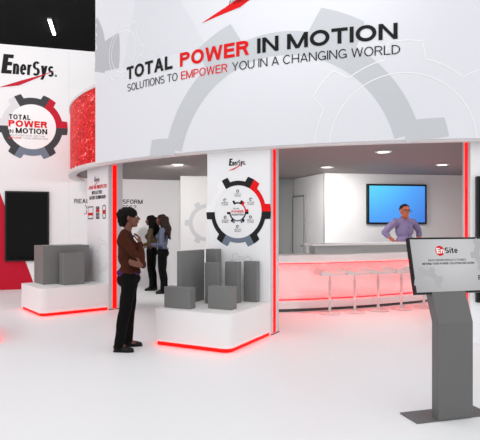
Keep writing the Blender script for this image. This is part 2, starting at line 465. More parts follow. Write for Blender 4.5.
logo(bk, rd, -.70, 4.83, 1.72, fm(.006), fm(.008))
obj('logo_lettering', bk, M['black'], fas); obj('logo_swoosh', rd, M['red_print'], fas, label='dark red swoosh')
bm = B(); put_text(bm, 'Power/Full Solutions', -.33, .55, 4.53, .07, fm(.008), bold=.0, slant=.2); obj('tagline', bm, M['black'], fas)
# printed gears
bm = B()
sector(bm, .36, 2.19, 1.55, 1.86, 8, 172, fm(.002), nr=5, keep=onf)
for a0, a1 in ((0, 17.5), (57.5, 75), (107, 124), (163, 181)):
    w = (a1-a0)/2
    tooth(bm, .36, 2.19, 1.86, 2.18, (a0+a1)/2, w+1.5, w-1, fm(.002), nr=8, keep=onf)
obj('large_gear', bm, M['gear_grey'], fas, label='large pale grey gear print')
bm = B()
sector(bm, -3.95, 4.32, .3, 1.02, -16, 85, fm(.002), nr=8, keep=onf)
tooth(bm, -3.95, 4.32, 1.02, 1.43, 0, 14, 11.5, fm(.002), nr=6, keep=onf)
obj('edge_gear', bm, M['gear_dark'], fas, label='darker grey gear print cut by the panel edge')
def outline(bm, cx, cz, r, ro, rt, a0, a1, teeth, mapf, w=.012, keep=None):
    sector(bm, cx, cz, r-w/2, r+w/2, a0, a1, mapf, keep=keep)
    cuts = sorted(teeth); prev = a0
    for t in cuts+[None]:
        e = a1 if t is None else t-13
        if e > prev: sector(bm, cx, cz, ro-w/2, ro+w/2, prev, e, mapf, keep=keep)
        if t is not None:
            sector(bm, cx, cz, rt-w/2, rt+w/2, t-9, t+9, mapf, keep=keep)
            for sgn in (-1, 1):
                def fn(u, v, sgn=sgn):
                    rr = ro+(rt-ro)*v; aa = R(t+sgn*(13-4*v)); n = (u-.5)*w
                    return cx+rr*math.cos(aa)-n*math.sin(aa), cz+rr*math.sin(aa)+n*math.cos(aa)
                grid_poly(bm, fn, 1, 5, mapf, keep)
            prev = t+13
bm = B()
outline(bm, 1.95, 2.5, .88, 1.07, 1.28, 0, 180, [35, 88, 140], fm(.004), keep=onf)
obj('outline_gear', bm, M['white_print'], fas, label='large thin white gear outline'); bm = B()
outline(bm, -2.42, 4.28, .33, .40, .50, -180, 180, [-130, -70, -10, 50, 110], fm(.004), w=.01, keep=onf)
obj('outline_gear', bm, M['white_print'], fas, label='small thin white gear outline')
bm = B()
# pale slanting ray left of the headline's middle, tapering down to the rim
grid_poly(bm, lambda u, v: ((-1.95-.5*v)+u*(((-1.60+(5.47-(5.47-v*1.45))*.62))-(-1.95-.5*v)), 5.47-v*1.45), 20, 14, fm(.001), onf)
obj('slanting_ray', bm, M['ray_grey'], fas, label='pale slanting print')

# recessed downlights
def downlight(x, y, label):
    t = thing('downlight', label, 'downlight', (x, y, CEIL), 0, 'recessed downlights under the canopy')
    bm = B(); lathe(bm, [(.085, 0), (.125, 0), (.125, -.012), (.105, -.018), (.085, -.012)], seg=28)
    obj('trim_ring', bm, M['lamp_trim'], t, smooth=True)
    bm = B(); lathe(bm, [(.088, -.001), (.088, -.013), (.05, -.016), (.01, -.017)], seg=24)
    obj('lens', bm, M['lamp_lens'], t, smooth=True)
    return t
DL = [(-1.13, 9.75, 'round recessed downlight between the left and central pillars'),
      (1.67, 10.2, 'small round recessed downlight left of the blue bar screen'),
      (2.18, 8.08, 'large bright recessed downlight nearest the canopy rim'),
      (3.73, 9.8, 'round recessed downlight right of the blue bar screen')]
for x, y, l in DL: downlight(x, y, l)

# ------------------------------------------------------------------ pillars (local x: right along the panel, y: into the pillar)
def pillar(loc, rz, label, w, strip_side, gap=.05):
    t = thing('display_pillar', label, 'pillar', (*loc, 0), rz, 'illuminated pillars carrying the canopy')
    bm = B(); box(bm, -w+.004, 0, .02, .28, .0, CEIL-.002); obj('post', bm, M['post'], t, bevel=.004)
    bxo('graphic_panel', M['panel'], t, -w, -.012, 0, .0195, .002, 2.56, bevel=.002)
    if strip_side == 'right': bxo('light_strip', M['red_led'], t, -.006, .006, .085, .165, .02, 2.56, bevel=.002, label='glowing red strip')
    else: bxo('light_strip', M['red_led'], t, -w-.002, -w+.01, .10, .19, .02, 2.56, bevel=.002, label='glowing red strip')
    bxo('foot_plate', M['kick'], t, -w+.002, .008, .015, .29, 0, .012, bevel=0)
    return t
pc = pillar((.415, 7.2), -27.5, 'central white pillar with black and red gear emblem', 1.0, 'right')
gp = [c for c in pc.children if c.name.startswith('graphic_panel')][0]
bk, rd = B(), B()
logo(bk, rd, -.645, 2.335, .27, flat(.003), flat(.005))
obj('logo_lettering', bk, M['black'], gp); obj('logo_swoosh', rd, M['red_print'], gp)
gx, gz = -.504, 1.685
KM = {'red': M['red_print'], 'dark': M['black'], 'pale': M['white_print'], 'blue': M['blue_print']}
DM = dict(KM); DM['dark'] = mat('soft black print', (30, 30, 33), .5, .2, var=.02); DM['red'] = mat('signal red print', (240, 6, 12), .5, .2, var=.01)
brand_gear('gear', gp, gx, gz, .37, .435, .51, flat(.003), DM)
brand_gear('small_gear', gp, gx, gz, .115, .135, .17, flat(.003), KM)
bm = B(); put_text(bm, 'POWER', gx-.095, gx+.095, gz-.012, .032, flat(.004), bold=.05); obj('emblem_red', bm, M['red_print'], gp)
bm = B(); put_text(bm, 'TOTAL', gx-.075, gx+.03, gz+.035, .02, flat(.004), bold=.03); put_text(bm, 'IN MOTION', gx-.095, gx+.095, gz-.052, .025, flat(.004), bold=.04)
words = [(0, .245, 'UTILITY', 'SYSTEMS'), (.205, .125, 'MOTIVE', 'POWER'), (.2, -.12, 'SPECIALTY', 'SYSTEMS'), (0, -.25, 'SERVICE', 'SUPPORT'), (-.2, -.12, 'TELECOM', 'NETWORKS'), (-.205, .125, 'RESERVE', 'POWER')]
for i, (dx, dz, a, b) in enumerate(words):
    put_text(bm, a, gx+dx-.055, gx+dx+.055, gz+dz-.005, .017, flat(.004), bold=.02)
    put_text(bm, b, gx+dx-.05, gx+dx+.05, gz+dz-.032, .017, flat(.004), bold=.02)
    sector(bm, gx+dx, gz+dz+.045, .012, .022, 0, 300 if i % 2 else 360, flat(.004), step=20)
obj('emblem_black', bm, M['black'], gp)
bm = B(); outline(bm, -.47, .87, .16, .19, .24, -180, 180, [-130, -70, -10, 50, 110], flat(.003), w=.012); obj('faint_outline_gear', bm, M['pale_print'], gp)

pl = pillar((-2.33, 9.37), -52.2, 'left narrow looking white pillar behind the woman in brown', .95, 'right')
gp = [c for c in pl.children if c.name.startswith('graphic_panel')][0]
bk, rd = B(), B()
logo(bk, rd, -.60, 2.30, .25, flat(.003), flat(.005))
obj('logo_lettering', bk, M['black'], gp); obj('logo_swoosh', rd, M['red_print'], gp)
bm = B(); put_text(bm, 'AVOID THE UNEXPECTED', -.87, -.05, 2.165, .065, flat(.003), bold=.05); obj('title_red', bm, M['red_print'], gp)
bm = B(); put_text(bm, 'WITH ACTIVE', -.72, -.26, 2.065, .065, flat(.003), bold=.05); put_text(bm, 'BATTERY TECHNOLOGIES', -.83, -.09, 1.975, .065, flat(.003), bold=.05); obj('title_black', bm, M['black'], gp)
def ring_rect(bm, x0, x1, z0, z1, w, mp):
    for a, b, c, d in ((x0, x1, z0, z0+w), (x0, x1, z1-w, z1), (x0, x0+w, z0+w, z1-w), (x1-w, x1, z0+w, z1-w)):
        bm.faces.new([bm.verts.new(mp(*p)) for p in ((a, c), (b, c), (b, d), (a, d))])
bg, br = B(), B()
ring_rect(bg, -.91, -.65, 1.61, 1.85, .02, flat(.003))
for i in range(3):
    for j in range(4): ring_rect(bg, -.53+i*.055, -.48+i*.055, 1.61+j*.06, 1.66+j*.06, .02, flat(.003))
outline_pts = rounded([(-.236, 1.61), (-.084, 1.61), (-.084, 1.86), (-.236, 1.86)], [.05]*4, 5)
inner_pts = rounded([(-.216, 1.63), (-.104, 1.63), (-.104, 1.84), (-.216, 1.84)], [.035]*4, 5)
n = len(outline_pts); mp = flat(.003)
va = [bg.verts.new(mp(*p)) for p in outline_pts]; vb = [bg.verts.new(mp(*p)) for p in inner_pts]
for i in range(n): bg.faces.new((va[i], va[(i+1) % n], vb[(i+1) % n], vb[i]))
for x0, x1, z0, z1 in ((-.88, -.68, 1.68, 1.73), (-.5, -.38, 1.74, 1.79), (-.21, -.11, 1.70, 1.77)):
    br.faces.new([br.verts.new(flat(.005)(*p)) for p in ((x0, z0), (x1, z0), (x1, z1), (x0, z1))])
obj('battery_icons', bg, M['grey_text'], gp); obj('icon_accents', br, M['red_print'], gp)
bm = B(); outline(bm, -.2, .95, .22, .27, .34, 30, 330, [120, 180, 240], flat(.003), w=.014); obj('faint_outline_gear', bm, M['pale_print'], gp)

pr = pillar((3.905, 6.655), -2, 'right white pillar with a tall black screen', 1.0, 'left')
# pillar's screen is a thing hung on it
def wall_screen(name, label, loc, rz, x0, x1, z0, z1, y0, y1, bez, screen):
    t = thing(name, label, 'screen', loc, rz)
    bm = B(); box(bm, x0, x1, y0, y1, z0, z1); obj('frame', bm, M['bezel'], t, bevel=.006)
    bm = B(); box(bm, x0+bez, x1-bez, y0-.004, y0+.004, z0+bez, z1-bez); obj('display', bm, screen, t)
    return t
wall_screen('wall_screen', 'tall black screen on the front of the right pillar', (3.905, 6.655, 0), -2, -.945, -.06, .53, 2.11, -.06, -.002, .03, M['off_screen'])
wall_screen('wall_screen', 'tall black switched-off screen on the left wall', (-5.54, 12.25, 0), 15.6, .115, 1.075, .66, 2.285, -.07, -.001, .035, M['off_screen'])
blue = screen_mat('blue lit screen', [(0, (66, 122, 220)), (.3, (84, 165, 248)), (.55, (96, 210, 255)), (.8, (104, 232, 255))], off=(.42, 0, -.55), span=(.42, .3, .42))
bs = thing('wall_screen', 'wide glowing blue screen on the wall behind the bar', 'screen', (1.827, 11.48, 0), 9.2)
bxo('frame', M['bezel'], bs, .945, 2.34, -.07, -.001, 1.515, 2.40, bevel=.006)
bm = B(); box(bm, -.65, .65, -.004, .004, -.40, .40)
dsp = obj('display', bm, blue, bs); dsp.location = (1.6425, -.071, 1.958)

# ------------------------------------------------------------------ plinths with red under light
def plinth(loc, rz, label, w, dpt, h=.455, r=.11):
    t = thing('display_plinth', label, 'plinth', (*loc, 0), rz, 'low white plinths with red glowing bases')
    bm = B(); prism(bm, rounded([(-w, 0), (-w, -dpt), (0, -dpt), (0, 0)], [0, .03, r, 0]), .052, h)
    o = obj('body', bm, M['plinth'], t, autosmooth=35)
    i = .022
    bm = B(); prism(bm, rounded([(-w+i, -.002), (-w+i, -dpt+i), (-i, -dpt+i), (-i, -.002)], [0, .02, r-.02, 0]), .0, .0515)
    obj('light_strip', bm, M['red_glow'], t, autosmooth=35, label='glowing red base strip')
    return t
plinth((.415, 7.197), -27.5, 'white display plinth in front of the central gear pillar', 1.07, 1.165)
plinth((-2.33, 9.367), -52.2, 'white display plinth at the foot of the left pillar', 1.107, 1.165)
a = R(30)
plinth((-3.055-1.165*math.sin(a), 6.75+1.165*math.cos(a)), 30, 'white plinth corner cut off by the left edge of the view', 1.1, 1.165)

def block(frame, u0, u1, v0, v1, z1, label, z0=.455):
    (x, y), rz = frame
    c, s = math.cos(R(rz)), math.sin(R(rz))
    lx, ly = -(u0+u1)/2, -(v0+v1)/2
    o = bxo('display_block', M['block'], None, -(u1-u0)/2, (u1-u0)/2, -(v1-v0)/2, (v1-v0)/2, 0, z1-z0, bevel=.005)
    o.location = (x+c*lx-s*ly, y+s*lx+c*ly, z0); o.rotation_euler = (0, 0, R(rz))
    tag(o, label, 'block', 'grey dummy product blocks on the plinths')
FC = ((.415, 7.2), -27.5); FL = ((-2.33, 9.37), -52.2)
block(FC, .912, .976, .22, .81, 1.159, 'tall broad grey slab at the left rear of the central plinth')
block(FC, .745, .905, .04, .2, 1.165, 'tall grey block squeezed between the broad slab and the gear pillar')
block(FC, .15, .35, .03, .12, 1.008, 'rightmost of three narrow upright grey blocks on the central plinth')
block(FC, .332, .532, .22, .32, 1.008, 'middle one of three narrow upright grey blocks on the central plinth')
block(FC, .53, .73, .42, .52, 1.0, 'leftmost of three narrow upright grey blocks, touching the tall slab in view')
block(FC, .624, 1.01, .91, 1.045, .718, 'low grey block at the front left of the central plinth')
block(FC, .14, .475, .715, .862, .735, 'low grey block at the front right of the central plinth')
block(FL, .60, 1.10, .10, .94, 1.134, 'biggest grey block, filling the rear of the left plinth')
block(FL, .29, .55, .31, .68, 1.01, 'smaller grey block in front of the biggest block on the left plinth')

# ------------------------------------------------------------------ bar counter
KX, KY, KR = -1.18, 17.92, 9.0
def bar(th):                       # th degrees from straight toward the camera, positive to the right
    s, c = math.sin(R(th)), math.cos(R(th))
    return lambda off: (KX+(KR+off)*s, KY-(KR+off)*c)
def arc(a, b, sect, n=60):
    bm = B(); sweep(bm, [bar(t) for t in frange(a, b, n)], sect); return bm
T0, T1 = 4.5, 41
bar_t = thing('bar_counter', 'long curved white bar counter with a red glowing front', 'counter', (2.2, 9.6, 0))
def barpart(name, bm, m, label=None, smooth=30):
    bmesh.ops.translate(bm, verts=bm.verts, vec=(-2.2, -9.6, 0))
    return obj(name, bm, m, bar_t, autosmooth=smooth, label=label)
barpart('worktop', arc(T0, T1, [(-.62, .84), (.0, .84), (.005, .846), (.005, .972), (.0, .978), (-.62, .978)]), M['bar_top'])
barpart('front_panel', arc(T0, T1, [(-.16, .13), (-.11, .13), (-.11, .885), (-.16, .885)]), M['bar_panel'], 'recessed glowing front')
barpart('carcass', arc(T0, T1, [(-.62, .0), (-.17, .0), (-.17, .839), (-.62, .839)]), M['bar_top'])
barpart('base_band', arc(T0, T1, [(-.165, .052), (.0, .052), (.005, .058), (.005, .185), (.0, .19), (-.165, .19)]), M['bar_top'])
barpart('toe_kick', arc(T0, T1, [(-.165, .0), (-.05, .0), (-.05, .051), (-.165, .051)]), M['kick'])
barpart('upper_light', arc(T0, T1, [(-.1, .825), (-.06, .825), (-.06, .839), (-.1, .839)]), M['bar_glow'], 'red light line')
barpart('lower_light', arc(T0, T1, [(-.1, .191), (-.06, .191), (-.06, .205), (-.1, .205)]), M['bar_glow'], 'red light line')
barpart('raised_ledge', arc(16.8, T1, [(-.50, .979), (-.24, .979), (-.24, 1.125), (-.50, 1.125)]), M['ledge'])
barpart('ledge_top', arc(16.35, T1, [(-.56, 1.126), (-.18, 1.126), (-.175, 1.13), (-.175, 1.162), (-.18, 1.166), (-.56, 1.166)]), M['bar_top'])

# ------------------------------------------------------------------ bar stools
def make_stool():
    t = thing('bar_stool', '', 'stool', (0, 0, 0), 0, 'white bar stools along the bar')
    bm = B(); lathe(bm, [(.0, 0), (.185, 0), (.188, .006), (.18, .014), (.06, .022), (.035, .03), (.03, .045)], seg=40)
    obj('base', bm, M['stool'], t, autosmooth=40)
    bm = B(); lathe(bm, [(.024, .04), (.024, .555), (.02, .56)], seg=20); obj('column', bm, M['stool'], t, autosmooth=40)
    bm = B(); lathe(bm, [(.014, .555), (.014, .655), (.06, .665)], seg=16); obj('gas_lift', bm, M['stool'], t, autosmooth=40)
    # folded shell seat: flat pan with a lip turned up and back over at one side and the rear
    prof = [(-.235, .668), (-.225, .658), (.16, .664), (.235, .70), (.24, .712), (.225, .722), (.15, .694), (-.10, .706), (-.15, .735), (-.17, .738), (-.235, .70)]
    bm = B(); ys = [-.19, -.175, .0, .16, .19]; rings = []
    for y in ys:
        k = .93 if abs(y) == .19 else 1; lift = .03 if y >= .16 else 0
        rings.append([bm.verts.new((x*k, y, z+(lift if z > .69 else 0))) for x, z in prof])
    n = len(prof)
    for a, b in zip(rings, rings[1:]):
        for i in range(n): bm.faces.new((a[i], a[(i+1) % n], b[(i+1) % n], b[i]))
    bm.faces.new(rings[0]); bm.faces.new(rings[-1][::-1])
    obj('seat', bm, M['stool'], t, autosmooth=35)
    return t
def dup(root, loc, rz, label):
    r = root.copy(); COL.objects.link(r); r.location = loc; r.rotation_euler = (0, 0, R(rz)); r['label'] = label
    for ch in list(root.children):
        c = ch.copy(); COL.objects.link(c); c.parent = r
    return r
spots = [(1.519, 8.98), (1.973, 9.13), (2.425, 9.316), (2.88, 9.48), (3.35, 9.67)]
sl = ['leftmost white bar stool, nearest the central pillar', 'second white bar stool from the central pillar', 'third white bar stool, in the middle of the row',
      'fourth white bar stool, just left of the touch kiosk', 'fifth white bar stool, mostly hidden behind the touch kiosk']
st = make_stool()
for i, (x, y) in enumerate(spots):
    if i == 0: st.location = (x, y, 0); st.rotation_euler = (0, 0, R(12)); st['label'] = sl[0]
    else: dup(st, (x, y, 0), 12+2*i, sl[i])

# ------------------------------------------------------------------ touch kiosk
kt = thing('touch_kiosk', 'grey touchscreen kiosk with a tilted display in the right foreground', 'kiosk', (1.66, 4.08, 0), 16)
bxo('base_plate', M['kiosk'], kt, -.337, .337, .01, .24, 0, .012, bevel=.003)
bm = B()
sec = [(-.155, 0), (.155, 0), (.155, .085), (-.155, .085)]
lv = [(0, 0, .012), (0, 0, .75), (-.004, .075, .97), (-.004, .12, 1.1)]
rings = [[bm.verts.new((x+dx, y+dy, z)) for x, y in sec] for dx, dy, z in lv]
for a, b in zip(rings, rings[1:]):
    for k in range(4): bm.faces.new((a[k], a[(k+1) % 4], b[(k+1) % 4], b[k]))
bm.faces.new(rings[0][::-1]); bm.faces.new(rings[-1])
obj('column', bm, M['kiosk'], kt, bevel=.003)
mon = B(); box(mon, -.36, .36, 0, .035, 0, .448)
KS = -.03
mo = obj('monitor', mon, M['bezel'], kt, bevel=.004); mo.location = (.052, .075, .965); mo.rotation_euler = (R(-13), 0, 0)
kscr = screen_mat('pale kiosk page', [(0, (150, 150, 152)), (.4, (186, 186, 188)), (.8, (214, 214, 216))], off=(-.05, 0, -.5), span=(1.3, 1, 1.6), strength=.8)
bm = B(); box(bm, -.345, .345, -.003, .003, .016, .432); obj('display', bm, kscr, mo)
kmap = lambda x, z: (x+KS, -.0045, z)
kmap2 = lambda x, z: (x+KS, -.0055, z)
kmap0 = lambda x, z: (x, -.0038, z)
pale = screen_mat('pale page shapes', [(0, (188, 188, 190)), (1, (190, 190, 192))], off=(0, 0, 0), span=(1, 1, 1), strength=.8)
bm = B()
sector(bm, -.24, .07, .07, .12, -15, 180, kmap0, keep=lambda x, z: x > -.34 and z > .02); [tooth(bm, -.24, .07, .12, .15, a, 12, 9, kmap0) for a in (20, 65, 110)]
obj('page_gear', bm, pale, mo); bm = B()
sector(bm, .36, .30, .08, .13, 95, 265, kmap0, keep=lambda x, z: x < .34); [tooth(bm, .36, .30, .13, .165, a, 12, 9, kmap0) for a in (130, 180, 230)]
obj('page_gear', bm, pale, mo)
def emat(n, c): 
    return screen_mat(n, [(0, c), (1, c)], off=(0, 0, 0), span=(1, 1, 1), strength=1)
kr, kb, kw = emat('page red', (206, 22, 30)), emat('page black', (24, 24, 26)), emat('page white', (246, 246, 246))
bm = B(); sector(bm, -.058, .338, .001, .041, 0, 360, kmap, step=10); 
obj('page_red_disc', bm, kr, mo); bm = B()
bm.faces.new([bm.verts.new(kmap(x, z)) for x, z in ((.268, .075), (.30, .08), (.34, .108), (.31, .095))])
obj('page_swoosh', bm, kr, mo)
bm = B(); put_text(bm, 'En', -.089, -.022, .318, .042, kmap2, bold=.05); obj('page_white', bm, kw, mo)
bm = B()
put_text(bm, 'Site', -.012, .108, .318, .046, kmap, bold=.05)
put_text(bm, 'DATA DRIVEN RESULTS TO HELP', -.175, .175, .255, .017, kmap, bold=.04)
put_text(bm, 'INFORM YOUR POWER SOLUTION DECISIONS', -.235, .25, .228, .017, kmap, bold=.055)
put_text(bm, 'E', .262, .283, .1, .036, kmap, bold=.05, slant=.1); put_text(bm, 'nerSys', .284, .338, .1, .026, kmap, bold=.05)
obj('page_black', bm, kb, mo)

# ------------------------------------------------------------------ hall light on the dark ceiling
hl = thing('hall_light', 'white fluorescent batten on the dark hall ceiling', 'light', (-5.56, 15.7, 7.398), 13)
bxo('housing', M['lamp_trim'], hl, -.06, .06, -.62, .62, -.05, 0, bevel=.01)
bxo('tube', M['tube'], hl, -.045, .045, -.60, .60, -.09, -.051, bevel=.02)

# ------------------------------------------------------------------ people
UNIT = {}
def unit_sphere(seg):
    if seg not in UNIT:
        b_ = bmesh.new(); bmesh.ops.create_uvsphere(b_, u_segments=seg, v_segments=max(8, seg*2//3), radius=1)
        b_.verts.index_update()
        UNIT[seg] = ([v.co.copy() for v in b_.verts], [[v.index for v in f.verts] for f in b_.faces]); b_.free()
    return UNIT[seg]

def ellip(bm, c, r, ry=0, rz=0, rx=0, seg=16):
    m = Matrix.Translation(c) @ Matrix.Rotation(R(rz), 4, 'Z') @ Matrix.Rotation(R(ry), 4, 'Y') @ Matrix.Rotation(R(rx), 4, 'X') @ Matrix.Diagonal((*r, 1))
    vs, fs = unit_sphere(seg)
    nv = [bm.verts.new(m @ v) for v in vs]
    for f in fs: bm.faces.new([nv[i] for i in f])

def limb(bm, pts, seg=12):
    """tapering chain of (x, y, z, r)"""
    for p in pts: ellip(bm, p[:3], (p[3],)*3, seg=seg)
    for a, b in zip(pts, pts[1:]):
        A, Bv = Vector(a[:3]), Vector(b[:3]); d = Bv-A
        if d.length < 1e-5: continue
        q = d.to_track_quat('Z', 'Y').to_matrix()
        ra = []; rb = []
        for k in range(seg):
            u = Vector((math.cos(2*math.pi*k/seg), math.sin(2*math.pi*k/seg), 0))
            ra.append(bm.verts.new(A+q @ (u*a[3]))); rb.append(bm.verts.new(Bv+q @ (u*b[3])))
        for k in range(seg): bm.faces.new((ra[k], ra[(k+1) % seg], rb[(k+1) % seg], rb[k]))
        bm.faces.new(ra[::-1]); bm.faces.new(rb)

def grow(name, bm, m, parent, voxel=.008, smooth=6, wob=0, freq=12, label=None):
    """fuse overlapping volumes into one continuous skin"""
    me = bpy.data.meshes.new(name); bm.to_mesh(me); bm.free()
    o = link(bpy.data.objects.new(name, me))
    r = o.modifiers.new('r', 'REMESH'); r.mode = 'VOXEL'; r.voxel_size = voxel
    s = o.modifiers.new('s', 'SMOOTH'); s.factor = .5; s.iterations = smooth
    dg = bpy.context.evaluated_depsgraph_get()
    ne = bpy.data.meshes.new_from_object(o.evaluated_get(dg))
    o.modifiers.clear(); o.data = ne; bpy.data.meshes.remove(me)
    if wob:
        for v in ne.vertices:
            v.co += Vector(v.normal)*wob*noise.noise(Vector((v.co.x*freq, v.co.y*freq, v.co.z*freq*.6)))
    for p in ne.polygons: p.use_smooth = True
    ne.materials.clear(); ne.materials.append(m); ne.name = name
    o.parent = parent
    if label: o['label'] = label
    return o

def hand(bm, wrist, tip_dir, palm_n, side, curl=.4, L=.17, spread=1.0):
    """palm and five bent, unequal fingers. tip_dir: wrist->knuckles, palm_n: direction the palm faces, side: +1/-1 thumb side"""
    w = Vector(wrist); d = Vector(tip_dir).normalized(); n = Vector(palm_n); n = (n-d*n.dot(d)).normalized(); t = d.cross(n)*side
    k = w+d*L*.48
    for o in (-.026, -.009, .009, .026):
        limb(bm, [(*(w+t*o*.7+d*.01), .016), (*(k+t*o), .0125)], 8)
    for o, ln, c in ((.027, .43, .9), (.009, .47, 1.), (-.009, .44, 1.05), (-.026, .35, 1.15)):
        p = k+t*o; pts = [(*p, .0098)]; a = 0
        for seg in (.45, .31, .24):
            a += curl*c
            p = p+(d*math.cos(a)+n*math.sin(a)+t*o*2*spread).normalized()*L*ln*seg
            pts.append((*p, .0088))
        limb(bm, pts, 8)
    p = w+d*.03+t*.028; pts = [(*p, .014)]
    p = p+(d*.55+t*.75+n*.3).normalized()*.042; pts.append((*p, .0115))
    p = p+(d*.85+t*.25+n*.45).normalized()*.034; pts.append((*p, .0098))
    p = p+(d*.9+n*.5).normalized()*.026; pts.append((*p, .0088))
    limb(bm, pts, 8)

def head(bm, c, k=1., pitch=0):
    """head with brow, nose, jaw, lips, ears; faces local +x; c is the middle of the skull"""
    rot = Matrix.Rotation(R(-pitch), 3, 'Y')
    def P(x, y, z): return Vector(c)+rot @ Vector((x*k, y*k, z*k))
    ellip(bm, P(-.012, 0, .025), (.098*k, .076*k, .092*k), ry=-pitch)
    ellip(bm, P(.036, 0, -.04), (.058*k, .058*k, .082*k), ry=-pitch-8)
    ellip(bm, P(.064, 0, -.098), (.026*k, .03*k, .022*k))
    ellip(bm, P(.05, 0, .03), (.042*k, .055*k, .04*k))
    ellip(bm, P(.074, 0, .022), (.018*k, .045*k, .01*k))
    limb(bm, [(*P(.088, 0, .008), .009*k), (*P(.114, 0, -.028), .0135*k), (*P(.094, 0, -.036), .014*k)], 10)
    for s in (-1, 1): ellip(bm, P(.098, s*.013, -.034), (.011*k, .009*k, .008*k)); ellip(bm, P(.06, s*.036, -.03), (.026*k, .02*k, .022*k))
    ellip(bm, P(.086, 0, -.058), (.014*k, .024*k, .008*k)); ellip(bm, P(.082, 0, -.072), (.014*k, .021*k, .009*k))
    for s in (-1, 1):
        ellip(bm, P(-.004, s*.078, -.012), (.02*k, .011*k, .034*k), ry=-pitch+12)
    return P

def face_bits(P, parent, k=1., lip=True, smile=False):
    for s in (-1, 1):
        bm = B(); ellip(bm, P(.083, s*.031, .0), (.009*k, .0135*k, .008*k), seg=12); e = obj('eye', bm, M['eye_white'], parent, smooth=True)
        bm = B(); ellip(bm, P(.0905, s*.031, .0), (.0035*k, .006*k, .0065*k), seg=10); obj('iris', bm, M['bezel'], e, smooth=True)
        bm = B(); limb(bm, [(*P(.088, s*.014, .021), .0045*k), (*P(.087, s*.035, .027), .005*k), (*P(.074, s*.052, .021), .0035*k)], 8); obj('eyebrow', bm, M['hair_black'], parent, smooth=True)
    bm = B(); ellip(bm, P(.0955, 0, -.060), (.008*k, .021*k, .0055*k), seg=12); ellip(bm, P(.091, 0, -.0715), (.009*k, .018*k, .0065*k), seg=12)
    mo_ = obj('mouth', bm, M['lip'], parent, smooth=True)
    if smile:
        bm = B(); ellip(bm, P(.0985, 0, -.066), (.006*k, .018*k, .0045*k), seg=12); obj('teeth', bm, M['teeth'], mo_, smooth=True)

def shoe(parent, ax, ay, heel, toe, yaw=0):
    """heel and toe: local x of the shoe's ends"""
    bm = B(); L = toe-heel
    def X(f): return heel+L*f
    def Y(f): return ay+math.tan(R(yaw))*L*(f-.25)
    limb(bm, [(X(.15), Y(.15), .038, .036), (X(.35), Y(.35), .04, .038), (X(.65), Y(.65), .036, .034), (X(.86), Y(.86), .028, .027)])
    ellip(bm, (X(.72), Y(.72), .03), (L*.27, .045, .028)); ellip(bm, (X(.17), Y(.17), .06), (.045, .038, .045))
    ellip(bm, (ax, ay, .075), (.05, .045, .045))
    for v in bm.verts: v.co.z = max(v.co.z, .004)
    bmesh.ops.delete(bm, geom=[f for f in bm.faces if f.calc_area() < 1e-12], context='FACES_ONLY')
    s = grow('shoe', bm, M['shoe'], parent, .007, 3)
    for v in s.data.vertices: v.co.z = max(v.co.z, .001)
    bm = B(); prism(bm, [(X(.02), Y(.02)-.03), (X(.3), Y(.3)-.034), (X(.75), Y(.75)-.043), (X(.95), Y(.95)-.026), (X(.99), Y(.99)), (X(.95), Y(.95)+.026), (X(.75), Y(.75)+.043), (X(.3), Y(.3)+.034), (X(.02), Y(.02)+.03), (X(-.01), Y(0))], 0, .016)
    obj('sole', bm, M['bezel'], s)

def mirror(p, s): return (p[0], p[1]*s, *p[2:])

